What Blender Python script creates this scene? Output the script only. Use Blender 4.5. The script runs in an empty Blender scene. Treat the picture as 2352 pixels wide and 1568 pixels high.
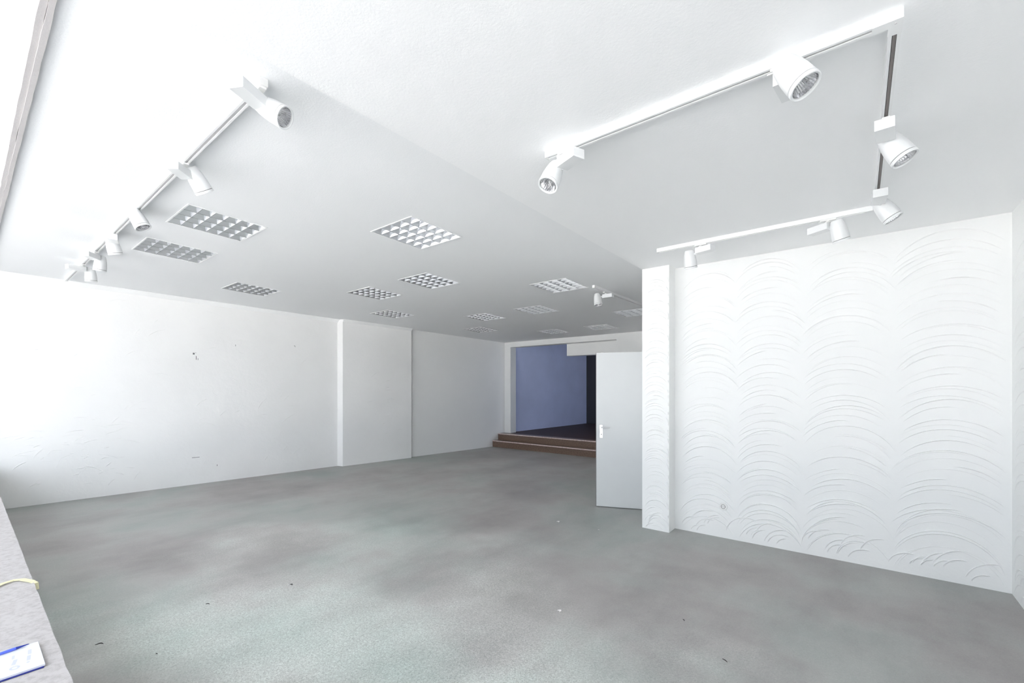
import bpy, math, random
from mathutils import Vector, Matrix
from math import sin, cos, pi, radians as R

sc = bpy.context.scene
C = sc.collection

# ---------------------------------------------------------------- camera, sky, exposure
cam_d = bpy.data.cameras.new('camera')
cam_d.sensor_width = 36.0
cam_d.lens = 36.0 * 1005.0 / 2352.0
cam_d.shift_y = 109.0 / 2352.0
cam_d.clip_start = 0.05
cam = bpy.data.objects.new('camera', cam_d)
C.objects.link(cam)
cam.location = (0, 0, 1.53)
cam.rotation_euler = (R(90), 0, R(38.31))
sc.camera = cam

w = bpy.data.worlds.new('daylight_sky')
sc.world = w
w.use_nodes = True
bg = w.node_tree.nodes['Background']
bg.inputs[0].default_value = (0.875, 0.940, 1.0, 1)
bg.inputs[1].default_value = 4.0

# high sun from behind the building: it lights the street, not the room
sun_d = bpy.data.lights.new('sun', 'SUN')
sun_d.energy = 74.0
sun_d.angle = R(0.6)
sun_d.color = (1.0, 0.985, 0.97)
sun = bpy.data.objects.new('sun', sun_d)
C.objects.link(sun)
sun.rotation_euler = (R(-56), 0, 0)

sc.view_settings.view_transform = 'Standard'
sc.view_settings.look = 'None'
sc.view_settings.gamma = 1.0
sc.view_settings.use_curve_mapping = False
sc.view_settings.exposure = 0.33
sc.cycles.max_bounces = 14
sc.cycles.diffuse_bounces = 10
sc.cycles.glossy_bounces = 5
sc.cycles.transparent_max_bounces = 12
sc.cycles.caustics_reflective = False
sc.cycles.caustics_refractive = False
sc.cycles.use_denoising = True


# ---------------------------------------------------------------- materials
def new_mat(name):
    m = bpy.data.materials.new(name)
    m.use_nodes = True
    nt = m.node_tree
    return m, nt, nt.nodes['Principled BSDF']


def noise(nt, scale, detail=4, rough=0.55, sx=1, sy=1, sz=1):
    tc = nt.nodes.new('ShaderNodeTexCoord')
    mp = nt.nodes.new('ShaderNodeMapping')
    mp.inputs['Scale'].default_value = (sx, sy, sz)
    n = nt.nodes.new('ShaderNodeTexNoise')
    n.inputs['Scale'].default_value = scale
    n.inputs['Detail'].default_value = detail
    n.inputs['Roughness'].default_value = rough
    nt.links.new(tc.outputs['Object'], mp.inputs[0])
    nt.links.new(mp.outputs[0], n.inputs['Vector'])
    return n


def ramp(nt, src, stops):
    r = nt.nodes.new('ShaderNodeValToRGB')
    e = r.color_ramp.elements
    while len(e) < len(stops):
        e.new(0.5)
    for i, (p, c) in enumerate(stops):
        e[i].position = p
        e[i].color = (*c, 1)
    nt.links.new(src, r.inputs[0])
    return r


def paint(name, col, rough=0.6, bump=0.0, scale=60, var=0.0, metal=0.0, spec=0.5):
    m, nt, b = new_mat(name)
    b.inputs['Base Color'].default_value = (*col, 1)
    b.inputs['Roughness'].default_value = rough
    b.inputs['Metallic'].default_value = metal
    b.inputs['Specular IOR Level'].default_value = spec
    if var:
        n = noise(nt, 1.3, 5)
        r = ramp(nt, n.outputs[0], [(0.3, tuple(c * (1 - var) for c in col)), (0.7, tuple(min(1, c * (1 + var)) for c in col))])
        nt.links.new(r.outputs[0], b.inputs['Base Color'])
    if bump:
        n = noise(nt, scale, 6, 0.6)
        bp = nt.nodes.new('ShaderNodeBump')
        bp.inputs['Strength'].default_value = bump
        bp.inputs['Distance'].default_value = 0.01
        nt.links.new(n.outputs[0], bp.inputs['Height'])
        nt.links.new(bp.outputs[0], b.inputs['Normal'])
    return m


M_WALL = paint('white_plaster', (0.865, 0.87, 0.865), 0.75, 0.18, 34, 0.012)
M_WALL_L = paint('white_trowelled_plaster', (0.90, 0.90, 0.895), 0.7, 0.3, 14, 0.02)
M_CEIL = paint('white_ceiling_paint', (0.93, 0.935, 0.94), 0.8, 0.12, 90, 0.004)
M_CEIL_L = paint('shade_toned_ceiling_paint', (0.885, 0.895, 0.905), 0.8, 0.12, 90, 0.004)  # left ceiling's weaker light put into a greyer white, so the edge shows
M_TRIMG = paint('grey_sealant', (0.50, 0.48, 0.48), 0.7, 0.3, 20)
M_DOOR = paint('pale_grey_door_paint', (0.65, 0.665, 0.67), 0.35, 0.02, 6, 0.02)
M_EDGE = paint('dark_door_edge', (0.12, 0.12, 0.12), 0.5)
M_WHITE = paint('white_powder_coat', (0.88, 0.885, 0.885), 0.35)
M_LAMP = paint('satin_white_lamp_enamel', (0.80, 0.81, 0.815), 0.28)
M_WHITE2 = paint('white_plastic', (0.82, 0.82, 0.81), 0.4)
M_SLOT = paint('shaded_track_liner', (0.22, 0.195, 0.19), 0.5)  # shade deep in the right arm's slot, put into the liner colour
M_COPPER = paint('grey_track_liner', (0.62, 0.60, 0.61), 0.4)
M_CHROME = paint('faceted_aluminium', (0.82, 0.82, 0.83), 0.16, metal=1.0)
M_LOUVRE = paint('satin_aluminium_louvre', (0.90, 0.91, 0.93), 0.30, metal=1.0)
M_BLADE = paint('dull_blade_edge', (0.22, 0.23, 0.24), 0.5)
M_TUBE = paint('fluorescent_glass_added_glow', (0.9, 0.9, 0.9), 0.3)
_e = M_TUBE.node_tree.nodes['Principled BSDF']
_e.inputs['Emission Color'].default_value = (1.0, 0.99, 1.0, 1)
_e.inputs['Emission Strength'].default_value = 13.0  # glow added to the unlit tubes to brighten the rear of the shop
M_BULB = paint('clear_lamp_glass', (0.85, 0.85, 0.85), 0.15)
M_HOUSE = paint('white_tray', (0.8, 0.8, 0.8), 0.5)
M_STEEL = paint('brushed_steel', (0.75, 0.75, 0.75), 0.3, metal=1.0)
M_BLACK = paint('black_hole', (0.02, 0.02, 0.02), 0.6)
M_BLUEW = paint('blue_cast_wall_paint', (0.64, 0.70, 0.95), 0.8, 0.1, 30, 0.05)  # blue cast of the dim room put into a white-grey wall
M_DARKW = paint('back_room_shade_paint', (0.05, 0.05, 0.06), 0.85, 0.1, 30)  # near-black puts the shade of the back room into the colour
M_RED = paint('dark_red_brown_floor', (0.060, 0.030, 0.026), 0.6, 0.15, 60)
M_FRAME = paint('white_window_frame', (0.8, 0.8, 0.8), 0.4)
M_PAVE = paint('pale_street_paving', (0.50, 0.49, 0.47), 0.9, 0.2, 8)
M_PAPER = paint('white_paper', (0.66, 0.67, 0.72), 0.6)
M_PAPERG = paint('faint_grey_print', (0.52, 0.54, 0.66), 0.6)
M_BLUE = paint('dark_blue_card', (0.010, 0.018, 0.22), 0.4)
M_PENB = paint('blue_pen_plastic', (0.10, 0.16, 0.75), 0.3)
M_PEND = paint('dark_blue_pen_tip', (0.01, 0.03, 0.30), 0.3)
M_STRAW = paint('pale_yellow_straw', (0.74, 0.70, 0.46), 0.7, 0.3, 60)
M_CHIPD = paint('dark_debris', (0.035, 0.03, 0.03), 0.7)
M_CHIPW = paint('white_plaster_chip', (0.9, 0.87, 0.86), 0.7)
M_MARK = paint('dark_wall_mark', (0.16, 0.16, 0.17), 0.8)


def mk_floor():
    m, nt, b = new_mat('worn_grey_green_floor')
    big = noise(nt, 0.55, 5, 0.6)
    cr = ramp(nt, big.outputs[0], [(0.30, (0.315, 0.298, 0.289)), (0.45, (0.405, 0.389, 0.382)),
                                   (0.53, (0.435, 0.445, 0.430)), (0.66, (0.375, 0.415, 0.395))])
    st = noise(nt, 1.4, 6, 0.62, 1.0, 0.45, 1)
    sr = ramp(nt, st.outputs[0], [(0.30, (0.72, 0.72, 0.72)), (0.52, (1.0, 1.0, 1.0)), (0.75, (1.16, 1.16, 1.16))])
    mx = nt.nodes.new('ShaderNodeMix'); mx.data_type = 'RGBA'; mx.blend_type = 'MULTIPLY'
    mx.inputs[0].default_value = 0.9
    nt.links.new(cr.outputs[0], mx.inputs[6]); nt.links.new(sr.outputs[0], mx.inputs[7])
    fine = noise(nt, 105, 2.5, 0.65)
    fine.inputs['Distortion'].default_value = 1.2
    fr = ramp(nt, fine.outputs[0], [(0.36, (0.74, 0.75, 0.745)), (0.5, (1.0, 1.0, 1.0)), (0.64, (1.26, 1.28, 1.27))])
    mx2 = nt.nodes.new('ShaderNodeMix'); mx2.data_type = 'RGBA'; mx2.blend_type = 'MULTIPLY'
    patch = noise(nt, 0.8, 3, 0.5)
    # brighter light between window and mid-room painted into the colour, with stronger speckle
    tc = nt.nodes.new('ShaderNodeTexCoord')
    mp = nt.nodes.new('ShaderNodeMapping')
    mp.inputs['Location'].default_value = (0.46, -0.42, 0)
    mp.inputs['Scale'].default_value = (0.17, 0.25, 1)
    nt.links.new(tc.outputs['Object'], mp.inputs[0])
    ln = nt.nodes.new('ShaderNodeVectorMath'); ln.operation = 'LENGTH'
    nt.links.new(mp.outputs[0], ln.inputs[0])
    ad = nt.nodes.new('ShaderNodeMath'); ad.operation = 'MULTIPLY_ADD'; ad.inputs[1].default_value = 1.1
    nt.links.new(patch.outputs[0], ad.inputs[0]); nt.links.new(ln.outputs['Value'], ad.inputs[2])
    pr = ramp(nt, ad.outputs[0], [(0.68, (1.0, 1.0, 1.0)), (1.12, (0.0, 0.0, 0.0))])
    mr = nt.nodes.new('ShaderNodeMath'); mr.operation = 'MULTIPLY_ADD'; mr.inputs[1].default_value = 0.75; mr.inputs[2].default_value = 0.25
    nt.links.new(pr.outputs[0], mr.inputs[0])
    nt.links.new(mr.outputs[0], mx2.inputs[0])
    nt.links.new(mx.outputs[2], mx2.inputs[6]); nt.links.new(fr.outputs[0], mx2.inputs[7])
    wr = ramp(nt, pr.outputs[0], [(0.0, (0.85, 0.84, 0.835)), (1.0, (1.17, 1.20, 1.18))])  # pale near the window, darker far off: light falloff put into colour
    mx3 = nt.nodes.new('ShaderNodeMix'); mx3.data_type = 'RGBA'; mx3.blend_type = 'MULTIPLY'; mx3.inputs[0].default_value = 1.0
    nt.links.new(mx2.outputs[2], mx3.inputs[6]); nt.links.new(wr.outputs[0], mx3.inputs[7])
    nt.links.new(mx3.outputs[2], b.inputs['Base Color'])
    rr = ramp(nt, st.outputs[0], [(0.3, (0.40, 0.40, 0.40)), (0.7, (0.58, 0.58, 0.58))])
    nt.links.new(rr.outputs[0], b.inputs['Roughness'])
    bp = nt.nodes.new('ShaderNodeBump')
    bp.inputs['Strength'].default_value = 0.25
    bp.inputs['Distance'].default_value = 0.004
    nt.links.new(fine.outputs[0], bp.inputs['Height'])
    nt.links.new(bp.outputs[0], b.inputs['Normal'])
    return m


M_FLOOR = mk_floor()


def mk_stone(name, c1, c2, scale, rough):
    m, nt, b = new_mat(name)
    n = noise(nt, scale, 5, 0.7)
    r = ramp(nt, n.outputs[0], [(0.36, c1), (0.56, c2)])
    nt.links.new(r.outputs[0], b.inputs['Base Color'])
    b.inputs['Roughness'].default_value = rough
    bp = nt.nodes.new('ShaderNodeBump')
    bp.inputs['Strength'].default_value = 0.2
    bp.inputs['Distance'].default_value = 0.004
    nt.links.new(n.outputs[0], bp.inputs['Height'])
    nt.links.new(bp.outputs[0], b.inputs['Normal'])
    return m


M_SILL = mk_stone('pale_pinkish_stone', (0.36, 0.335, 0.33), (0.46, 0.44, 0.435), 38, 0.5)
M_STEP = mk_stone('brown_speckled_stone', (0.115, 0.066, 0.046), (0.215, 0.145, 0.108), 45, 0.35)
M_NOSE = mk_stone('worn_pale_step_edge', (0.60, 0.46, 0.43), (0.80, 0.68, 0.65), 30, 0.4)


def mk_glass(name='clear_window_glass', tint=(0.965, 0.965, 0.975)):
    m, nt, b = new_mat(name)
    nt.nodes.remove(b)
    out = nt.nodes['Material Output']
    t = nt.nodes.new('ShaderNodeBsdfTransparent'); t.inputs[0].default_value = (*tint, 1)
    g = nt.nodes.new('ShaderNodeBsdfGlossy'); g.inputs['Roughness'].default_value = 0.02
    mx = nt.nodes.new('ShaderNodeMixShader'); mx.inputs[0].default_value = 0.07
    nt.links.new(t.outputs[0], mx.inputs[1]); nt.links.new(g.outputs[0], mx.inputs[2])
    nt.links.new(mx.outputs[0], out.inputs[0])
    return m


M_GLASS = mk_glass()
M_GLASSB = mk_glass('added_window_blue_glass', (0.88, 0.91, 1.0))  # tint for the added back room window


# ---------------------------------------------------------------- mesh helpers
class MB:
    def __init__(self):
        self.v = []; self.f = []; self.mi = []; self.mats = []

    def m(self, mat):
        if mat not in self.mats:
            self.mats.append(mat)
        return self.mats.index(mat)

    def add(self, verts, faces, mat):
        o = len(self.v); k = self.m(mat)
        self.v += [tuple(p) for p in verts]
        for f in faces:
            self.f.append([o + i for i in f]); self.mi.append(k)

    def box(self, a, b, mat, mtx=None):
        x0, y0, z0 = a; x1, y1, z1 = b
        vs = [(x0, y0, z0), (x1, y0, z0), (x1, y1, z0), (x0, y1, z0), (x0, y0, z1), (x1, y0, z1), (x1, y1, z1), (x0, y1, z1)]
        if mtx:
            vs = [tuple(mtx @ Vector(p)) for p in vs]
        self.add(vs, [(0, 3, 2, 1), (4, 5, 6, 7), (0, 1, 5, 4), (1, 2, 6, 5), (2, 3, 7, 6), (3, 0, 4, 7)], mat)

    def prism(self, poly, z0, z1, mat):
        """vertical prism over a counter-clockwise xy outline"""
        n = len(poly)
        vs = [(x, y, z0) for x, y in poly] + [(x, y, z1) for x, y in poly]
        fs = [tuple(range(n - 1, -1, -1)), tuple(range(n, 2 * n))]
        fs += [(i, (i + 1) % n, n + (i + 1) % n, n + i) for i in range(n)]
        self.add(vs, fs, mat)

    def extrude(self, prof, p0, p1, up, mat, caps=True):
        """profile (a,b) a across, b along up; swept from p0 to p1"""
        p0 = Vector(p0); p1 = Vector(p1); d = (p1 - p0).normalized()
        up = Vector(up); sd = d.cross(up).normalized(); up = sd.cross(d).normalized()
        n = len(prof)
        vs = [p0 + sd * a + up * b for a, b in prof] + [p1 + sd * a + up * b for a, b in prof]
        fs = [(i, (i + 1) % n, n + (i + 1) % n, n + i) for i in range(n)]
        if caps:
            fs += [tuple(range(n - 1, -1, -1)), tuple(range(n, 2 * n))]
        self.add(vs, fs, mat)

    def lathe(self, prof, seg, mat, mtx=None, flute=0.0, cap=False):
        vs = []; fs = []
        for (z, r) in prof:
            for k in range(seg):
                rr = r * (1 - (flute if k % 2 else 0))
                a = 2 * pi * k / seg
                p = Vector((rr * cos(a), rr * sin(a), z))
                vs.append(tuple(mtx @ p) if mtx else tuple(p))
        for i in range(len(prof) - 1):
            for k in range(seg):
                k2 = (k + 1) % seg
                fs.append((i * seg + k, i * seg + k2, (i + 1) * seg + k2, (i + 1) * seg + k))
        if cap:
            fs.append(tuple(range(seg - 1, -1, -1)))
        self.add(vs, fs, mat)

    def cyl(self, p0, p1, r, mat, seg=20, r2=None):
        p0 = Vector(p0); p1 = Vector(p1); d = p1 - p0
        q = d.to_track_quat('Z', 'Y').to_matrix().to_4x4()
        q.translation = p0
        r2 = r if r2 is None else r2
        L = d.length
        vs = [tuple(q @ Vector((r * cos(2 * pi * k / seg), r * sin(2 * pi * k / seg), 0))) for k in range(seg)]
        vs += [tuple(q @ Vector((r2 * cos(2 * pi * k / seg), r2 * sin(2 * pi * k / seg), L))) for k in range(seg)]
        fs = [(k, (k + 1) % seg, seg + (k + 1) % seg, seg + k) for k in range(seg)]
        fs += [tuple(range(seg - 1, -1, -1)), tuple(range(seg, 2 * seg))]
        self.add(vs, fs, mat)

    def build(self, name, parent=None, smooth=False, bevel=0.0, seg=2, loc=None):
        me = bpy.data.meshes.new(name)
        me.from_pydata(self.v, [], self.f)
        for mt in self.mats:
            me.materials.append(mt)
        for p, k in zip(me.polygons, self.mi):
            p.material_index = k
        if smooth:
            for p in me.polygons:
                p.use_smooth = True
            me.set_sharp_from_angle(angle=R(35))
        me.update()
        o = bpy.data.objects.new(name, me)
        C.objects.link(o)
        if parent:
            o.parent = parent
        if loc:
            o.location = loc
        if bevel:
            bm = o.modifiers.new('edge', 'BEVEL'); bm.width = bevel; bm.segments = seg; bm.limit_method = 'ANGLE'
            bm.angle_limit = R(40)
        return o


def empty(name, loc=(0, 0, 0), rot=(0, 0, 0), parent=None):
    o = bpy.data.objects.new(name, None)
    o.empty_display_size = 0.1
    C.objects.link(o); o.location = loc; o.rotation_euler = rot
    if parent: o.parent = parent
    return o


def tag(o, label, cat, group=None):
    o['label'] = label; o['category'] = cat
    if group: o['group'] = group
    return o


def struct(o, label=None, cat=None):
    o['kind'] = 'structure'
    if label: o['label'] = label
    if cat: o['category'] = cat
    return o


def copy_tree(o, parent=None):
    c = o.copy(); C.objects.link(c); c.parent = parent
    for ch in o.children:
        copy_tree(ch, c)
    return c


# ---------------------------------------------------------------- room numbers
ZR = 2.85                                   # lower ceiling on the right
def zc(y): return 3.03 - 0.026 * y          # the slightly falling ceiling on the left
XE = -1.87                                  # edge between the two
LW = [(-8.62, -1.05), (-8.52, 0.474), (-7.985, 4.68)]       # left wall on plan, towards the pillar
LP = [(-7.985, 4.66), (-7.985, 4.70), (-7.788, 6.25)]
YF = 9.25

# ---------------------------------------------------------------- floor, ceilings
b = MB()
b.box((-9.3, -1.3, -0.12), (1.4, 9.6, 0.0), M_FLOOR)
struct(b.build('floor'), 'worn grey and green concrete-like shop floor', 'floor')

PAN = [  # centre x, y, size, of each recessed light
    (-4.47, 1.43, .60), (-5.69, 1.43, .60), (-3.20, 2.63, .59), (-6.85, 2.62, .59),
    (-4.37, 3.80, .575), (-5.57, 3.80, .575), (-3.12, 4.96, .57), (-6.70, 4.94, .57),
    (-4.28, 6.09, .56), (-5.46, 6.09, .56), (-3.02, 7.22, .56), (-6.56, 7.18, .56),
    (-4.18, 8.28, .54), (-5.35, 8.28, .54)]
holes = [(x - s / 2 + .010, x + s / 2 - .010, y - s / 2 + .010, y + s / 2 - .010) for x, y, s in PAN]
xs = sorted(set([-9.0, -1.6] + [h[0] for h in holes] + [h[1] for h in holes]))
ys = sorted(set([-1.25, 9.30] + [h[2] for h in holes] + [h[3] for h in holes]))
b = MB()
vs = [(x, y, zc(y)) for y in ys for x in xs]
fs = []
nx = len(xs)
for j in range(len(ys) - 1):
    for i in range(nx - 1):
        mx_, my_ = (xs[i] + xs[i + 1]) / 2, (ys[j] + ys[j + 1]) / 2
        if any(h[0] < mx_ < h[1] and h[2] < my_ < h[3] for h in holes):
            continue
        a = j * nx + i
        fs.append((a, a + nx, a + nx + 1, a + 1))
b.add(vs, fs, M_CEIL_L)
b.box((-9.0, -1.25, 3.22), (-1.6, 9.3, 3.3), M_CEIL)
struct(b.build('ceiling'), 'white ceiling with recessed grid lights', 'ceiling')
b = MB()
b.box((XE, 0.24, ZR), (1.1, 5.06, 3.20), M_CEIL)
b.box((-1.62, -1.25, 2.99), (1.1, 0.26, 3.25), M_CEIL)
struct(b.build('ceiling'), 'lower plain white ceiling with the corner track', 'ceiling')

# grey double joint strip in the ceiling by the shop window
b = MB()
random.seed(3)
for y0, y1, dz in ((0.192, 0.214, 0.012), (0.214, 0.234, 0.018)):
    n = 60; vs = []
    for k in range(n + 1):
        x = -8.6 + (6.72) * k / n
        j0 = random.uniform(-.0015, .0015); j1 = random.uniform(-.0015, .0015)
        z = zc(y0)
        vs += [(x, y0 + j0, z + .01), (x, y0 + j0, z - dz), (x, y1 + j1, z - dz), (x, y1 + j1, z + .01)]
    fs = []
    for k in range(n):
        for q in range(4):
            a = k * 4 + q; c_ = k * 4 + (q + 1) % 4
            fs.append((a, a + 4, c_ + 4, c_))
    b.add(vs, fs, M_TRIMG)
struct(b.build('trim_1'), 'grey double sealing strip in the ceiling beside the shop window', 'trim')


# ---------------------------------------------------------------- trowel strokes
def stroke(b, org, ux, uz, nrm, cu, cv, rad, a0, a1, hgt, wid, mat, wob=0.0, steps=None):
    """a raised lip left by a trowel: arc centred (cu,cv) in the wall plane"""
    n = steps or max(8, int(abs(a1 - a0) * rad / 0.03) + 6)
    vs = []; fs = []
    ph = random.uniform(0, 6)
    for k in range(n + 1):
        t = k / n; a = a0 + (a1 - a0) * t
        fade = min(1, 5 * t, 5 * (1 - t)) * (0.75 + .25 * sin(7 * t + ph))
        r = rad * (1 + wob * sin(5 * t + ph))
        for rr, hh in ((r - wid, 0), (r, hgt * fade), (r + wid * .25, 0)):
            p = org + ux * (cu + rr * cos(a)) + uz * (cv + rr * sin(a)) + nrm * (hh - .0004 if hh == 0 else hh)
            vs.append(tuple(p))
    for k in range(n):
        for q in (0, 1):
            i = k * 3 + q
            fs.append((i, i + 1, i + 4, i + 3))
    b.add(vs, fs, mat)


def fans(b, org, ux, uz, nrm, cols, vtop, seed, mat, hgt=.011, dense=1.0, limits=None):
    random.seed(seed)
    for (u0, u1) in cols:
        uc = (u0 + u1) / 2; hw = (u1 - u0) / 2
        v = -0.04
        while v < vtop:
            t = v / vtop
            h = hw * random.uniform(.46, .62) if t > .12 else hw * random.uniform(.7, 1.0)
            rad = (hw * hw + h * h) / (2 * h)
            ah = math.asin(min(.999, hw / rad))
            if h >= hw: ah = pi / 2
            cu = uc + random.uniform(-.06, .06) * hw
            cv = v + h - rad
            a0 = pi / 2 + ah * random.uniform(.80, 1.03); a1 = pi / 2 - ah * random.uniform(.70, 1.10)
            if random.random() < .35:
                if random.random() < .6: a1 = pi / 2 - ah * random.uniform(-.1, .4)
                else: a0 = pi / 2 + ah * random.uniform(-.1, .4)
            # stay above the floor, below the ceiling and inside the wall
            a0 = min(a0, pi)
            ok = cv + rad < vtop + .0
            while a0 > pi / 2 + .1 and (cv + rad * sin(a0) < .012): a0 -= .05
            while a1 < pi / 2 - .1 and (cv + rad * sin(a1) < .012): a1 += .05
            if limits:
                while a0 > pi / 2 and cu + rad * cos(a0) < limits[0]: a0 -= .04
                while a1 < pi / 2 and cu + rad * cos(a1) > limits[1]: a1 += .04
            if ok and a0 - a1 > .25:
                g = hgt * random.choice((.3, .5, .8, 1.0))
                stroke(b, org, ux, uz, nrm, cu, cv, rad, a0, a1, g, random.uniform(.0055, .009), mat, .008)
            v += random.uniform(.025, .075) / dense
        # the small extra strokes between floor and first arcs
        for _ in range(int(30 * hw * dense)):
            r0 = random.uniform(.08, .2)
            cu = random.uniform(u0 + .08, u1 - .05); cv = random.uniform(.0, .10)
            if limits and not (limits[0] + r0 < cu < limits[1] - .03): continue
            stroke(b, org, ux, uz, nrm, cu, cv, r0, pi * random.uniform(.90, .97), pi / 2 - random.uniform(-.1, .5), hgt, .01, mat)


# ---------------------------------------------------------------- walls
X, Y_, Z = Vector((1, 0, 0)), Vector((0, 1, 0)), Vector((0, 0, 1))

# right-hand textured wall that faces the window (far end of the right bay)
b = MB()
b.box((-1.60, 4.88, -0.02), (1.15, 5.06, ZR + .01), M_WALL)
fans(b, Vector((0, 4.88, 0)), X, Z, -Y_, [(-1.52, -0.965), (-0.965, -0.40), (-0.40, 0.23), (0.23, 0.90)], 2.80, 11, M_WALL, limits=(-1.53, .885))
struct(b.build('wall_right_rear'), 'white wall with fan shaped trowel strokes', 'wall')

# textured pillar at the end of it
b = MB()
b.box((XE, 4.69, -0.02), (-1.575, 5.06, ZR + .01), M_WALL)
fans(b, Vector((0, 4.69, 0)), X, Z, -Y_, [(-1.85, -1.60)], 2.78, 21, M_WALL, hgt=.010, dense=1.5, limits=(-1.862, -1.582))
# rough ridge down its right front corner
random.seed(5)
v = .05
while v < 2.7:
    l = random.uniform(.04, .12)
    stroke(b, Vector((-1.585, 4.69, 0)), X, Z, -Y_, 0.005 - .15, v, .15, random.uniform(-.1, .1), random.uniform(.3, .6), .009, .01, M_WALL)
    v += l
struct(b.build('wall_pillar'), 'square white pillar with narrow stacked trowel arcs', 'pillar')

# right side wall next to the camera
b = MB()
b.box((0.905, -1.25, -0.02), (1.15, 4.90, ZR + .3), M_WALL)
fans(b, Vector((0.905, 4.87, 0)), -Y_, Z, -X, [(0.02, .55), (.55, 1.15), (1.15, 1.8)], 2.6, 31, M_WALL, hgt=.007, dense=.8, limits=(.01, 4))
struct(b.build('wall_right'), 'white side wall at the right edge', 'wall')

# left wall, pillar and far stretch of it
def wall_poly(pts, out):
    """pts on plan (room side), thickened by out on the far side"""
    return pts + [(x + out[0], y + out[1]) for x, y in reversed(pts)]

b = MB()
b.prism(wall_poly([(-8.62, -1.25), (-8.52, 0.474), (-8.12, 4.675)], (-.25, 0))[::-1], -.02, 3.12, M_WALL_L)
ul = Vector((-8.12 + 8.52, 4.675 - .474, 0)); lenL = ul.length; ul.normalize()
nl = Vector((ul.y, -ul.x, 0))
oL = Vector((-8.52, .474, 0))
random.seed(77)
for k in range(130):
    zone = random.random()
    if zone < .4:
        cu, cv = random.uniform(.0, 1.1), random.uniform(.05, .7)
    elif zone < .75:
        cu, cv = random.uniform(.1, 3.8), random.uniform(.05, 1.0)
    else:
        cu, cv = random.uniform(.2, 3.8), random.uniform(1, 2.6)
    rr = random.uniform(.12, .45)
    a0 = random.uniform(1.4, 2.9); a1 = a0 - random.uniform(.25, .8)
    if cv + rr * max(sin(a0), sin(a1)) > 2.85 or cv + rr * min(sin(a0), sin(a1)) < .02: continue
    if cu + rr * cos(a0) < -.6 or cu + rr * max(cos(a0), cos(a1)) > lenL - .05: continue
    stroke(b, oL, ul, Z, nl, cu, cv, rr, a0, a1, random.choice((.0025, .004, .007 if zone < .4 else .0035)), .012, M_WALL_L)
# small dark holes and scratches in the plaster
for (du, dv, su, sv) in ((1.873, 2.095, .012, .014), (1.905, 2.03, .004, .03), (1.90, 2.11, .004, .004), (1.93, 2.01, .003, .016),
                         (2.456, 2.269, .003, .014), (3.41, 2.33, .012, .003), (3.42, 2.315, .003, .010), (1.90, .432, .05, .0035),
                         (2.19, .27, .0035, .014)):
    p0 = oL + ul * du + Z * dv
    q = [p0 + ul * (-su) + Z * (-sv) + nl * .0006, p0 + ul * su + Z * (-sv) + nl * .0006,
         p0 + ul * su + Z * sv + nl * .0006, p0 + ul * (-su) + Z * sv + nl * .0006]
    b.add(q, [(0, 1, 2, 3)], M_MARK)
struct(b.build('wall_left'), 'long white trowelled wall on the left', 'wall')

b = MB()
poly = [(-8.14, 4.673), (-7.995, 4.718), (-7.79, 6.25), (-7.80, 6.262), (-8.14, 6.262)]
b.prism(poly, -.02, 2.95, M_WALL_L)
up_ = Vector((-7.79 + 7.995, 6.25 - 4.718, 0)).normalized(); npn = Vector((up_.y, -up_.x, 0))
random.seed(8)
oP = Vector((-7.995, 4.718, 0))
for k in range(38):
    cu, cv, rr = random.uniform(.3, 1.25), random.uniform(.0, 1.8), random.uniform(.15, .5)
    a0 = random.uniform(.9, 2.6); a1 = a0 - random.uniform(.25, .7)
    if not (.03 < cu + rr * cos(a0) and cu + rr * cos(a1) < 1.5): continue
    if min(sin(a0), sin(a1)) * rr + cv < .02: continue
    stroke(b, oP, up_, Z, npn, cu, cv, rr, a0, a1, random.choice((.003, .005)), .012, M_WALL_L)
struct(b.build('wall_left_pillar'), 'broad flat white pillar on the left wall', 'pillar')

b = MB()
b.prism([(-7.90, 6.25), (-7.875, 6.25), (-7.56, 9.30), (-7.56, 9.50), (-8.1, 9.50), (-8.1, 6.25)], -.02, 2.95, M_WALL)
struct(b.build('wall_left_rear'), 'far plain white stretch of the left wall', 'wall')

# slim coves where the left wall and pillar meet the ceiling
b = MB()
for p0, p1 in (((-8.62, -1.2), (-8.52, .474)), ((-8.52, .474), (-8.115, 4.70))):
    a = Vector((*p0, zc(p0[1]))); c_ = Vector((*p1, zc(p1[1])))
    b.extrude([(-.02, .03), (-.02, -.062), (.0, -.062), (.045, -.005), (.045, .03)], a, c_, Z, M_CEIL)
struct(b.build('trim_2'), 'slim white cove between left wall and ceiling', 'trim')
b = MB()
a = Vector((-7.99, 4.72, zc(4.72))); c_ = Vector((-7.785, 6.25, zc(6.25)))
b.extrude([(-.02, .02), (-.02, -.05), (.0, -.05), (.05, -.002), (.05, .02)], a, c_, Z, M_CEIL)
struct(b.build('trim_3'), 'slim white cove above the broad left pillar', 'trim')

# far wall with the wide opening
b = MB()
b.box((-7.60, YF, -.02), (-7.36, YF + .24, 2.95), M_WALL)
b.box((-7.365, YF, 2.655), (-4.285, YF + .24, 2.95), M_WALL)
b.box((-4.29, YF, -.02), (-1.6, YF + .24, 2.95), M_WALL)
b.box((-5.74, YF + .241, 2.36), (-4.285, YF + .46, 2.95), M_WALL)
struct(b.build('wall_back'), 'far white wall around the wide opening above the steps', 'wall')

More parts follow.
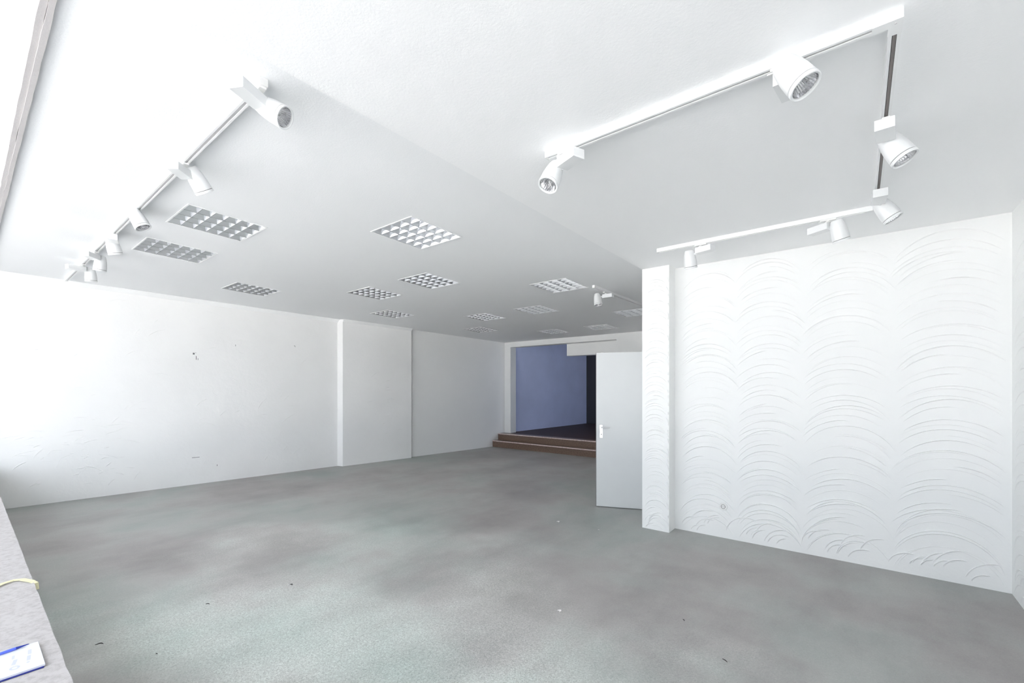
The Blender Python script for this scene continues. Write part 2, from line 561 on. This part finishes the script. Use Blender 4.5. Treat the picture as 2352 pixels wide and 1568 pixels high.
# inner right wall beyond the pillar with the doorway the open door belongs to
b = MB()
b.box((XE + .0, 5.05, -.02), (-1.70, 5.47, 3.0), M_WALL)
b.box((XE + .0, 6.36, -.02), (-1.70, 9.30, 3.0), M_WALL)
b.box((XE + .0, 5.46, 2.02), (-1.70, 6.37, 3.0), M_WALL)
struct(b.build('wall_right_inner'), 'white wall hidden behind the textured pillar', 'wall')
b = MB()
b.box((-1.70, 5.06, -.02), (1.1, 5.16, 2.9), M_WALL); b.box((-1.70, 6.9, -.02), (1.1, 7.0, 2.9), M_WALL)
b.box((1.0, 5.1, -.02), (1.1, 7.0, 2.9), M_WALL); b.box((-1.70, 5.06, 2.6), (1.1, 7.0, 2.9), M_WALL)
b.box((-1.70, 5.06, -.1), (1.1, 7.0, 0), M_FLOOR)
struct(b.build('wall_side_room'), 'white walls of the side room behind the door', 'wall')

# back room up the steps
b = MB()
b.prism([(-7.70, 9.48), (-7.50, 9.48), (-7.30, 16.0), (-7.70, 16.0)], .0, 3.0, M_BLUEW)
struct(b.build('wall_back_room_left'), 'wall of the dark back room, blue cast of dim light in its colour', 'wall')
b = MB()
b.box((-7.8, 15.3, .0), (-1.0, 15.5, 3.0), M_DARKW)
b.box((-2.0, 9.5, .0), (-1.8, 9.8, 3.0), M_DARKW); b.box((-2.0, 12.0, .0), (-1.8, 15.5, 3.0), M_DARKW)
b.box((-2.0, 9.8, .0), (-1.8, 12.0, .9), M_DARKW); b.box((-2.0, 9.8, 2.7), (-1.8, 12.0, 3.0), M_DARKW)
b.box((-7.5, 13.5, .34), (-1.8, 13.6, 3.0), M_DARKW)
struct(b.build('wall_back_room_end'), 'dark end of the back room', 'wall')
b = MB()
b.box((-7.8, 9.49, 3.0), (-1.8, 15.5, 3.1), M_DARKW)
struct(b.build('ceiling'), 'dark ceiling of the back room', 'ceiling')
wn = struct(empty('window_5', (-1.9, 10.9, .9)), 'added unseen bluish side window that brightens the back room', 'window')  # added, unseen: throws bluish light on the back room's left wall
b = MB()
b.box((-.03, -1.1, 0), (.03, -1.06, 1.8), M_WHITE); b.box((-.03, 1.06, 0), (.03, 1.1, 1.8), M_WHITE)
b.box((-.03, -1.06, 0), (.03, 1.06, .04), M_WHITE); b.box((-.03, -1.06, 1.76), (.03, 1.06, 1.8), M_WHITE)
b.build('window_frame', wn)  # frame of the added side window
b = MB(); b.box((-.004, -1.06, .04), (.004, 1.06, 1.76), M_GLASSB); b.build('window_pane', wn)  # pane of the added side window
ld = bpy.data.lights.new('window_daylight', 'AREA'); ld.shape = 'RECTANGLE'  # portal for the added side window
ld.size = 1.8; ld.size_y = 2.2; ld.cycles.is_portal = True
lo = bpy.data.objects.new('window_daylight', ld); C.objects.link(lo)  # portal of the added side window
lo.location = (-1.78, 10.9, 1.8); lo.rotation_euler = (0, R(90), 0)
b = MB()
b.box((-7.8, 9.49, .0), (-1.8, 15.5, .34), M_RED)
b.box((-7.36, 9.236, .0), (-4.29, 9.49, .34), M_RED)
struct(b.build('floor'), 'dark red-brown floor of the back room', 'floor')

# front wall with the shop windows (behind the camera)
b = MB()
b.box((-8.9, -1.25, -.02), (1.1, -1.05, .50), M_WALL)
b.box((-8.9, -1.25, 2.90), (1.1, -1.05, 3.3), M_WALL)
b.box((-8.9, -1.25, .4), (-7.90, -1.05, 3.0), M_WALL)
b.box((0.80, -1.25, .4), (1.1, -1.05, 3.0), M_WALL)
struct(b.build('wall_front'), 'white surround of the shop windows', 'wall')
wx = [-7.90, -5.725, -3.55, -1.375, .80]
for i in range(4):
    x0, x1 = wx[i], wx[i + 1]
    wn = struct(empty('window_%d' % (i + 1), ((x0 + x1) / 2, -1.15, .50)), 'tall shop window pane %s' % ('at the left end', 'left of the middle', 'right of the middle', 'at the right end')[i], 'window')
    hw = (x1 - x0) / 2
    b = MB()
    b.box((-hw, -.03, 0), (-hw + .03, .03, 2.4), M_FRAME); b.box((hw - .03, -.03, 0), (hw, .03, 2.4), M_FRAME)
    b.box((-hw + .03, -.03, 0), (hw - .03, .03, .04), M_FRAME); b.box((-hw + .03, -.03, 2.36), (hw - .03, .03, 2.4), M_FRAME)
    b.build('window_frame', wn)
    b = MB()
    b.box((-hw + .03, -.004, .04), (hw - .03, .004, 2.36), M_GLASS)
    b.build('window_pane', wn)

b = MB()
b.box((-60, -60, -.35), (60, -1.26, -.15), M_PAVE)
struct(b.build('ground'), 'pale paving outside the shop windows', 'ground')

# portals help the daylight find the panes
for i in range(4):
    ld = bpy.data.lights.new('window_daylight', 'AREA'); ld.shape = 'RECTANGLE'
    ld.size = wx[i + 1] - wx[i]; ld.size_y = 2.4; ld.cycles.is_portal = True
    lo = bpy.data.objects.new('window_daylight', ld); C.objects.link(lo)
    lo.location = ((wx[i] + wx[i + 1]) / 2, -1.24, 1.7); lo.rotation_euler = (R(90), 0, 0)

# stone display sill under the windows
b = MB()
random.seed(2)
n = 120; top = .56
vs = []
for k in range(n + 1):
    x = -8.56 + (0.90 + 8.56) * k / n
    y = .235 + random.uniform(-.002, .002)
    vs += [(x, -1.05, top), (x, y, top), (x, y + .001, top - .04), (x, -1.05, top - .04)]
fs = []
for k in range(n):
    for q in range(4):
        a = k * 4 + q; c_ = k * 4 + (q + 1) % 4
        fs.append((a, a + 4, c_ + 4, c_))
fs += [(0, 1, 2, 3), (4 * n + 3, 4 * n + 2, 4 * n + 1, 4 * n)]
b.add(vs, fs, M_SILL)
ds = empty('display_sill', (0, 0, 0))
tag(ds, 'long pale speckled stone sill along the shop window, with a notepad on it', 'window sill')
b.build('sill_slab', ds)
b = MB()
b.box((-8.55, -1.05, 0), (.90, .17, top - .04), M_WALL)
b.build('sill_base', ds)

# ---------------------------------------------------------------- steps
def step(y0, y1, z0, z1, x0, label, nm):
    t = empty('stair_step', (x0, y0, z0))
    tag(t, label, 'step')
    b = MB(); b.box((0, 0, 0), (-1.85 - x0, y1 - y0, z1 - z0 - .025), M_STEP); b.build('riser_block', t)
    b = MB(); b.box((0, -.008, z1 - z0 - .025), (-1.85 - x0, y1 - y0, z1 - z0), M_STEP)
    b.box((0, -.0115, z1 - z0 - .020), (-1.85 - x0, .016, z1 - z0 + .0012), M_NOSE)
    o = b.build('tread', t); o['label'] = 'tread slab with worn pale pinkish front edge'
    return t
step(8.79, 9.00, 0, .17, -7.60, 'brown speckled stone step, lower of the two below the opening', 0)
step(9.00, 9.235, 0.0, .34, -7.585, 'brown speckled stone step, upper of the two below the opening', 1)

# ---------------------------------------------------------------- door
hinge = Vector((-1.885, 5.468, 0))
fe = Vector((-2.668, 5.146, 0))
dd = (fe - hinge).normalized(); W = (fe - hinge).length
ang = math.atan2(dd.y, dd.x)
dr = struct(empty('door_1', hinge, (0, 0, ang)), 'plain pale grey flush door standing open beside the pillar', 'door')
b = MB()
b.box((0, -.04, .01), (W, 0, 2.0), M_DOOR)
lf = b.build('door_leaf', dr, bevel=.0015)
b = MB(); b.box((W, -.0405, .01), (W + .006, -.002, 2.0), M_EDGE); e_ = b.build('edge_strip', dr); e_['label'] = 'dark edge of the door'
# lever handle on the room side: which local y side faces the camera
ys_ = 0.0 if (Matrix.Rotation(ang, 3, 'Z') @ Vector((0, 1, 0))).dot(-hinge) > 0 else -.04
sg = 1 if ys_ == 0.0 else -1
hp = empty('door_handle', (W - .065, ys_, .98), (0, 0, 0), dr)
hp['label'] = 'steel lever handle with white-grey plate'
b = MB(); b.box((-.02, min(0, sg * .006), -.085), (.02, max(0, sg * .006), .085), M_STEEL); b.build('handle_plate', hp, bevel=.002)
b = MB()
b.cyl((0, sg * .005, .055), (0, sg * .045, .055), .009, M_STEEL)
b.cyl((0.004, sg * .045, .055), (-.11, sg * .042, .055), .0085, M_STEEL, r2=.006)
b.build('lever', hp, smooth=True)
b = MB(); b.cyl((0, sg * .006, -.035), (0, sg * .0075, -.035), .006, M_BLACK, 14); b.box((-.002, min(sg * .006, sg * .0075), -.05), (.002, max(sg * .006, sg * .0075), -.036), M_BLACK)
b.build('keyhole', hp)
b = MB()
b.box((XE - .012, 5.44, 0), (-1.66, 5.475, 2.045), M_WHITE); b.box((XE - .012, 6.335, 0), (-1.66, 6.37, 2.045), M_WHITE)
b.box((XE - .012, 5.475, 2.005), (-1.66, 6.335, 2.045), M_WHITE)
struct(b.build('trim_4'), 'white frame of the side doorway', 'trim')

# ---------------------------------------------------------------- recessed grid lights
def make_troffer():
    S = .30
    t = empty('recessed_ceiling_light')
    b = MB()
    for x0, x1, y0, y1 in ((-S, S, -S, -S + .011), (-S, S, S - .011, S), (-S, -S + .011, -S + .011, S - .011), (S - .011, S, -S + .011, S - .011)):
        b.box((x0, y0, -.004), (x1, y1, .0), M_WHITE)
    b.build('frame', t)
    I = S - .011
    b = MB()
    h = .115
    b.add([(-I, -I, 0), (I, -I, 0), (I, I, 0), (-I, I, 0), (-I, -I, h), (I, -I, h), (I, I, h), (-I, I, h)],
          [(4, 5, 6, 7), (0, 1, 5, 4), (1, 2, 6, 5), (2, 3, 7, 6), (3, 0, 4, 7)], M_HOUSE)
    b.build('housing', t)
    # louvre: 4 troughs running along y, 6 cells in each; walls curve in towards the tube
    b = MB()
    nxc, nyc = 4, 6
    cw, cl = 2 * I / nxc, 2 * I / nyc
    lv = [(0.0, .0015, .0015), (.018, .016, .011), (.034, .032, .016), (.052, .045, .018)]
    for i in range(nxc):
        for j in range(nyc):
            x0 = -I + i * cw; y0 = -I + j * cl
            rings = []
            for (z, ix, iy) in lv:
                rings.append([(x0 + ix, y0 + iy, z), (x0 + cw - ix, y0 + iy, z), (x0 + cw - ix, y0 + cl - iy, z), (x0 + ix, y0 + cl - iy, z)])
            vs = [p for r_ in rings for p in r_]
            fs = []
            for k in range(len(rings) - 1):
                for q in range(4):
                    a = k * 4 + q; c_ = k * 4 + (q + 1) % 4
                    fs.append((a, a + 4, c_ + 4, c_))
            b.add(vs, fs, M_LOUVRE)
    # sharp lower edges of the blades
    for i in range(nxc + 1):
        x = -I + i * cw
        b.box((x - .0018, -I, -.001), (x + .0018, I, .001), M_BLADE)
    for j in range(nyc + 1):
        y = -I + j * cl
        b.box((-I, y - .0018, -.001), (I, y + .0018, .001), M_BLADE)
    b.build('louvre_grid', t)
    for i in range(nxc):
        b = MB()
        x = -I + (i + .5) * cw
        b.cyl((x, -I + .01, .072), (x, I - .01, .072), .013, M_TUBE, 14)
        b.build('lamp_tube', t, smooth=True)
    return t


PL = ['square recessed grid light second from the left-hand track, nearer the middle of the ceiling',
      'square recessed grid light directly beside the left-hand track, behind its third spotlight',
      'largest white-looking recessed grid light, nearest the edge of the lower ceiling',
      'small dark-celled recessed grid light alone near the long left wall',
      'recessed grid light just behind the largest one, right of a smaller twin',
      'recessed grid light left of a larger twin, in the third row from the window',
      'bright recessed grid light close to the single spotlight of the rear track',
      'flat dark-celled recessed grid light above the broad left pillar',
      'thin bright recessed grid light behind the one near the rear spotlight',
      'thin recessed grid light left of a brighter twin, above the far stretch of left wall',
      'recessed grid light cut off by the textured pillar, below the rear track',
      'very thin dark-celled recessed grid light farthest back along the left wall',
      'thin bright recessed grid light just above the opening, nearest the open door',
      'thin recessed grid light above the left half of the wide opening']
proto = make_troffer()
for k, (x, y, s_) in enumerate(PAN):
    o = proto if k == 0 else copy_tree(proto)
    o.location = (x, y, zc(y) - .0005)
    o.rotation_euler = (-math.atan(.026), 0, 0)
    o.scale = (s_ / .6, s_ / .6, 1)
    tag(o, PL[k], 'ceiling light', 'recessed grid lights in the ceiling')

# ---------------------------------------------------------------- tracks
TW, TH = .036, .034
def rail(parent, p0, p1, liner=None):
    """ceiling track rail between two points of the ceiling, slot on the underside"""
    w2 = TW / 2; s2 = .007
    b = MB()
    b.extrude([(-w2, .001), (-w2, -TH), (-s2, -TH), (-s2, -TH + .004), (-w2 + .004, -TH + .004), (-w2 + .004, -.006),
               (w2 - .004, -.006), (w2 - .004, -TH + .004), (s2, -TH + .004), (s2, -TH), (w2, -TH), (w2, .001)], p0, p1, Z, M_WHITE)
    o = b.build('track_rail', parent)
    b = MB()
    b.extrude([(-w2 + .0045, -.0065), (-w2 + .0045, -.012), (w2 - .0045, -.012), (w2 - .0045, -.0065)], p0, p1, Z, M_EDGE)
    b.extrude([(-.0050, -.012), (-.0050, -.030), (.0060, -.030), (.0060, -.012)], p0, p1, Z, liner or M_COPPER)
    q = b.build('conductor_insert', o); q['label'] = 'grey strip sunk in the dark slot'
    return o


def cap(parent, p, d, l=.02):
    p = Vector(p); d = Vector(d).normalized()
    b = MB()
    b.extrude([(-.019, .001), (-.019, -TH - .002), (.019, -TH - .002), (.019, .001)], p - d * .002, p + d * l, Z, M_WHITE2)
    return b.build('end_cap', parent, bevel=.002)


YT0 = .90; ZT0 = zc(YT0)
t = empty('lighting_track', (-8.30, YT0, ZT0)); tag(t, 'long white ceiling track on the left carrying six spotlights', 'lighting track')
rail(t, (0, 0, 0), (6.07, 0, 0)); cap(t, (6.07, 0, 0), (1, 0, 0)); cap(t, (0, 0, 0), (-1, 0, 0))
YA, YB, XB = 2.04, 4.095, .105
t = empty('lighting_track', (-1.355, YA, ZR)); tag(t, 'large three-sided white ceiling track on the lower ceiling at the right', 'lighting track')
rail(t, (0, 0, 0), (1.355 + XB - .06, 0, 0)); cap(t, (0, 0, 0), (-1, 0, 0), .01)
rail(t, (1.355 + XB, .06, 0), (1.355 + XB, YB - YA - .06, 0), M_SLOT)
rail(t, (1.355 + XB - .06, YB - YA, 0), (-.12, YB - YA, 0)); cap(t, (-.12, YB - YA, 0), (-1, 0, 0), .01)
for yy, sy in ((0, 1), (YB - YA, -1)):
    b = MB()
    w2 = TW / 2 + .002
    b.box((1.355 + XB - .065, yy - w2, -TH - .003), (1.355 + XB + w2, yy + w2, .001), M_WHITE)
    b.box((1.355 + XB - w2, min(yy + sy * w2, yy + sy * .065), -TH - .003), (1.355 + XB + w2, max(yy + sy * w2, yy + sy * .065), .001), M_WHITE)
    b.box((1.355 + XB - .003, yy - .003, -TH - .0042), (1.355 + XB + .003, yy + .003, -TH - .003), M_COPPER)
    b.build('corner_connector', t)
TBa = Vector((-2.725, 5.20, zc(5.20))); TBb = Vector((-2.60, 7.6, zc(7.6)))
t = empty('lighting_track', TBa); tag(t, 'short white ceiling track at the rear, running behind the textured pillar', 'lighting track')
rail(t, (0, 0, 0), TBb - TBa); cap(t, (0, 0, 0), TBa - TBb, .02)


# ---------------------------------------------------------------- track spotlights
HL = .118
def spot(track_pt, adapt_ang, box_ang, pv, d, label, group, shift=0.0):
    """track_pt: on the underside of the rail; box_ang: plan direction in which the box runs away from the head;
    pv: head pivot relative to track_pt; d: aiming direction of the head"""
    t = empty('track_spotlight', track_pt)
    tag(t, label, 'spotlight', group)
    b = MB()
    mt = Matrix.Rotation(adapt_ang, 4, 'Z')
    b.box((-.05, -.0155, -.012), (.05, .0155, -.0003), M_WHITE2, mt)
    b.box((-.062, -.005, -.016), (-.04, .005, -.010), M_WHITE2, mt)
    b.build('adapter', t, bevel=.0012)
    b = MB(); b.cyl((0, 0, -.032), (0, 0, -.010), .013, M_WHITE2); b.cyl((0, 0, -.024), (0, 0, -.019), .021, M_WHITE2, 24)
    b.build('neck', t, smooth=True)
    u = Vector((cos(box_ang), sin(box_ang), 0))
    mb = Matrix.Rotation(box_ang, 4, 'Z')
    h0 = min(-.022 + shift, -.014)
    b = MB(); b.box((h0, -.037, -.080), (.120 + shift, .037, -.030), M_LAMP, mb)
    b.build('ballast_box', t, bevel=.0012)
    pv = Vector(pv)
    e0 = u * h0 + Vector((0, 0, max(-.072, min(-.040, pv.z))))
    b = MB(); b.cyl(e0 + u * .01, pv, .010, M_LAMP)
    b.cyl(e0, e0 - u * .006, .016, M_LAMP)
    b.build('pivot_stem', t, smooth=True)
    q = Vector(d).normalized().to_track_quat('Z', 'Y')
    hd = bpy.data.objects.new('lamp_head', HEAD['shell']); C.objects.link(hd); hd.parent = t
    hd.location = pv; hd.rotation_mode = 'QUATERNION'; hd.rotation_quaternion = q
    for nm in ('rim_ring', 'reflector', 'bulb'):
        c_ = bpy.data.objects.new(nm, HEAD[nm]); C.objects.link(c_); c_.parent = hd
    return t


HEAD = {}
def head_meshes():
    b = MB()
    b.lathe([(-.046, .0), (-.046, .030), (-.044, .0345), (-.036, .0385), (-.015, .0445), (.015, .0500), (.045, .0535), (.075, .0555), (.098, .0560),
             (.100, .0545), (.100, .0500), (.060, .0480), (.030, .0300), (.030, .0)], 48, M_LAMP)
    o = b.build('tmp', smooth=True); HEAD['shell'] = o.data; bpy.data.objects.remove(o)
    b = MB()
    b.lathe([(.1030, .0500), (.1030, .0560), (.104, .0566), (.113, .0566), (HL, .0555), (HL + .0005, .0530), (.115, .0470), (.1015, .0460), (.1015, .0500)], 48, M_LAMP)
    b.lathe([(.0990, .0535), (.1035, .0535)], 48, M_EDGE)
    o = b.build('tmp', smooth=True); HEAD['rim_ring'] = o.data; bpy.data.objects.remove(o)
    b = MB()
    b.lathe([(.1095, .0462), (.095, .0430), (.080, .0375), (.066, .0300), (.055, .0210), (.049, .0120), (.048, .0)], 56, M_CHROME, flute=.09)
    b.v = b.v
    o = b.build('tmp'); HEAD['reflector'] = o.data; bpy.data.objects.remove(o)
    b = MB()
    b.lathe([(.050, .0075), (.066, .0075), (.068, .0062), (.082, .0062), (.086, .003), (.087, .0)], 16, M_BULB)
    o = b.build('tmp', smooth=True); HEAD['bulb'] = o.data; bpy.data.objects.remove(o)
head_meshes()

GL = 'spotlights on the left track'; GR = 'spotlights on the three-sided track'
zl = ZT0 - TH
spot((-2.271, YT0, zl), 0, R(-62), (-.027, .043, -.048), (.711, .492, -.503), 'large spotlight at the near end of the left track, ribbed reflector showing', GL, .018)
spot((-3.405, YT0, zl), 0, R(-47), (-.020, .062, -.032), (-.174, .58, -.796), 'second spotlight from the near end of the left track, plain white side view', GL, -.010)
spot((-4.600, YT0, zl), 0, R(165), (.071, -.022, -.050), (.288, .373, -.882), 'third spotlight along the left track, box hidden behind its tilted head', GL)
spot((-5.450, YT0, zl), 0, R(-14), (-.076, .0, -.054), (-.143, .268, -.953), 'fourth spotlight along the left track, small box directly in front of its head', GL, .006)
spot((-6.313, YT0, zl), 0, R(-42), (-.059, .049, -.059), (-.202, -.048, -.978), 'fifth spotlight along the left track, pointing straight down beside the last one', GL, .025)
spot((-7.054, YT0, zl), 0, R(-74), (-.035, .065, -.059), (-.165, .082, -.983), 'sixth and farthest spotlight on the left track, closest to the left wall', GL, .025)
zr = ZR - TH
spot((-1.235, YA, zr), 0, R(-20), (-.089, .020, -.068), (-.089, -.464, -.881), 'spotlight at the left end of the front arm of the three-sided track, aimed down left', GR, -.018)
spot((-.227, YA, zr), 0, R(84), (.016, -.061, -.055), (.501, -.111, -.858), 'largest spotlight, on the front arm of the three-sided track, wide bell facing the viewer', GR, -.005)
spot((XB, 2.765, zr), R(90), R(-94), (.024, .110, -.062), (.46, -.08, -.88), 'spotlight halfway along the right arm of the track with a square white box above', GR, -.018)
spot((XB, 3.725, zr), R(90), R(-87), (.023, .100, -.064), (.50, .04, -.86), 'spotlight at the far corner of the three-sided track, below the rail joint', GR, .022)
spot((-.177, YB, zr), 0, R(150), (.060, -.030, -.072), (.20, .254, -.94), 'spotlight on the rear arm of the track, box pointing left, head right', GR, .015)
spot((-1.095, YB, zr), 0, R(-15), (-.103, .023, -.074), (.028, .262, -.965), 'smallest spotlight on the rear arm, near its left end above the pillar', GR, -.012)
yy = 5.50; tt = (yy - TBa.y) / (TBb.y - TBa.y); pb = TBa.lerp(TBb, tt)
spot((pb.x, pb.y, pb.z - TH), R(87), R(0), (-.115, -.023, -.052), (.185, -.079, -.979), 'single spotlight on the short rear track, half in front of the ceiling lights', 'spotlights on the rear track', -.012)

# ---------------------------------------------------------------- small things
# wall socket
ws = empty('wall_socket', (-1.084, 4.879, .323)); tag(ws, 'round white wall socket low on the textured wall', 'socket')
b = MB(); b.lathe([(0, .040), (.006, .040), (.010, .037), (.011, .030)], 32, M_WHITE2, Matrix.Rotation(R(90), 4, 'X')); b.lathe([(.0110, .030), (.0112, .0)], 32, M_WHITE2, Matrix.Rotation(R(90), 4, 'X')); b.build('faceplate', ws, smooth=True)
b = MB()
b.lathe([(.0112, .0215), (.0125, .0215), (.0125, .0185), (.0112, .0185)], 28, M_BLACK, Matrix.Rotation(R(90), 4, 'X'))
b.cyl((-.0095, -.0112, 0), (-.0095, -.0125, 0), .003, M_BLACK, 12); b.cyl((.0095, -.0112, 0), (.0095, -.0125, 0), .003, M_BLACK, 12)
b.build('socket_well', ws)

# fitting under the beam in the opening
fx = empty('round_fitting', (-4.80, 9.50, 2.395)); tag(fx, 'small pale round fitting under the beam in the wide opening', 'ceiling fitting')
b = MB(); b.lathe([(-.05, .0), (-.05, .035), (-.02, .055), (0, .06)], 20, M_WHITE2); b.build('fitting_body', fx, smooth=True)

# notepad, loose sheet and pen on the sill
K = .56
sh = MB()
sh.box((-2.480, -.12, K), (-2.30, .152, K + .0012), M_PAPER)
o = sh.build('paper_sheet'); tag(o, 'loose white sheet sticking out from under the notepad on the sill', 'paper')
x0, x1, y0, y1 = -2.448, -2.230, -.112, .189
pad = empty('notepad', ((x0 + x1) / 2, (y0 + y1) / 2, K + .0012))
tag(pad, 'white notepad with dark blue back lying on the stone sill', 'notepad')
hx, hy_ = (x1 - x0) / 2, (y1 - y0) / 2
b = MB(); b.box((-hx, -hy_, 0), (hx + .007, hy_ - .004, .002), M_BLUE); q = b.build('back_cover', pad); q['label'] = 'dark blue back cover'
b = MB(); b.box((-hx, -hy_, .002), (hx, hy_, .009), M_PAPER); b.build('page_block', pad, bevel=.0008)
b = MB()
zt = .0092
def mark(xa, ya, xb, yb, wd):
    p, q_ = Vector((xa, ya, zt)), Vector((xb, yb, zt)); d = (q_ - p).normalized(); n_ = Vector((-d.y, d.x, 0)) * wd / 2
    b.add([p - n_, q_ - n_, q_ + n_, p + n_], [(0, 1, 2, 3)], M_PAPERG)
mark(-.055, .125, -.015, .122, .009); mark(-.005, .120, .035, .116, .009); mark(.045, .115, .055, .113, .007)
mark(-.045, .085, -.015, .082, .007); mark(-.005, .088, .035, .080, .010)
for k in range(14):
    a = 2 * pi * k / 14; a2 = 2 * pi * (k + 1) / 14
    mark(.062 + .012 * cos(a), .082 + .010 * sin(a), .062 + .012 * cos(a2), .082 + .010 * sin(a2), .006)
mark(-.030, .050, .060, .042, .006)
mark(-.02, .018, .0, .017, .008); mark(.055, .010, .085, .008, .010)
q = b.build('faint_print', pad); q['label'] = 'faint pale blue-grey printed marks'
pen = empty('pen', (-2.436, .165, K + .0155)); tag(pen, 'blue ballpoint pen lying across the top of the notepad', 'pen')
dpen = (Vector((-2.418, .02, K + .0155)) - Vector(pen.location)).normalized()
b = MB(); b.cyl(dpen * .034, dpen * .145, .0050, M_PENB, 16); b.build('barrel', pen, smooth=True)
b = MB(); b.cyl((0, 0, 0), dpen * .034, .0010, M_PEND, 16, r2=.0050); b.build('tip', pen, smooth=True)['label'] = 'dark blue pointed tip'

# straw ribbon over the sill edge
pts = [(-3.24, .03, K + .003), (-3.28, .085, K + .004), (-3.325, .135, K + .007), (-3.350, .175, K + .004), (-3.325, .205, K + .005), (-3.262, .232, K + .004),
       (-3.235, .2445, K - .004), (-3.228, .246, K - .035)]
b = MB()
for off, wd in ((0, .007), (.010, .004)):
    vs = []
    for k, p in enumerate(pts):
        p = Vector(p); d = (Vector(pts[min(k + 1, len(pts) - 1)]) - Vector(pts[max(k - 1, 0)])).normalized()
        sd = d.cross(Z)
        sd = sd.normalized() if sd.length > .2 else Vector((1, 0, 0))
        m_ = 1 - abs(k / (len(pts) - 1) - .45)
        p = p + sd * off * (1.6 * m_)
        vs += [p - sd * wd, p + sd * wd, p + sd * wd + Vector((0, 0, .0016)), p - sd * wd + Vector((0, 0, .0016))]
    fs = []
    for k in range(len(pts) - 1):
        for q in range(4):
            a = k * 4 + q; c_ = k * 4 + (q + 1) % 4
            fs.append((a, a + 4, c_ + 4, c_))
    fs += [(0, 1, 2, 3), (len(vs) - 1, len(vs) - 2, len(vs) - 3, len(vs) - 4)]
    b.add(vs, fs, M_STRAW)
tag(b.build('straw_ribbon'), 'pale yellow straw ribbon lying across the sill and hanging over its edge', 'ribbon')

# bits lying on the floor
def chip(x, y, l, wd, a, mat, label, cat, name, curl=.004):
    b = MB(); n = 6; vs = []
    for k in range(n + 1):
        t_ = k / n; s_ = (t_ - .5) * l; w_ = wd * (.35 + .65 * sin(pi * min(.97, max(.03, t_))))
        cx_ = x + s_ * cos(a) - curl * 2 * sin(pi * t_) * sin(a); cy_ = y + s_ * sin(a) + curl * 2 * sin(pi * t_) * cos(a)
        nx_, ny_ = -sin(a) * w_, cos(a) * w_
        z_ = .0002 + curl * sin(pi * t_) * .3
        vs += [(cx_ - nx_, cy_ - ny_, 0.0002), (cx_ + nx_, cy_ + ny_, 0.0002), (cx_ + nx_ * .6, cy_ + ny_ * .6, z_ + .003), (cx_ - nx_ * .6, cy_ - ny_ * .6, z_ + .003)]
    fs = []
    for k in range(n):
        for q in range(4):
            a_ = k * 4 + q; c_ = k * 4 + (q + 1) % 4
            fs.append((a_, a_ + 4, c_ + 4, c_))
    fs += [(3, 2, 1, 0), (4 * n, 4 * n + 1, 4 * n + 2, 4 * n + 3)]
    b.add(vs, fs, mat)
    tag(b.build(name), label, cat)
chip(-3.563, .524, .040, .0022, R(55), M_CHIPD, 'curled dark splinter on the floor nearest the stone sill', 'debris', 'dark_splinter', .006)
chip(-3.179, .711, .012, .0022, R(20), M_CHIPD, 'tiny dark crumb on the floor right of the curled splinter', 'debris', 'dark_crumb', .001)
chip(-3.628, 1.100, .030, .0022, R(30), M_CHIPD, 'short dark splinter on the pale left part of the floor', 'debris', 'dark_splinter', .003)
chip(-3.474, 1.610, .022, .0045, R(10), M_CHIPD, 'dark ragged scrap on the floor below the left pillar', 'debris', 'dark_scrap', .006)
chip(-.904, 2.976, .022, .0025, R(-50), M_CHIPD, 'dark fleck on the floor in front of the textured wall', 'debris', 'dark_fleck', .002)
chip(-.587, 2.677, .034, .0020, R(-30), M_CHIPD, 'thin dark sliver on the floor at the lower right', 'debris', 'dark_sliver', .002)
chip(-2.712, 4.282, .040, .010, R(-25), M_CHIPW, 'small white plaster crumb on the floor left of the open door', 'debris', 'pale_fleck', .010)
chip(-1.617, 2.565, .024, .007, R(-25), M_CHIPW, 'pinkish white raised fleck in the middle foreground of the floor', 'debris', 'pale_fleck', .008)  # pinkish white raised fleck
chip(-2.205, 4.306, .015, .004, R(10), M_CHIPW, 'tiny white plaster speck on the floor below the open door', 'debris', 'plaster_speck', .004)
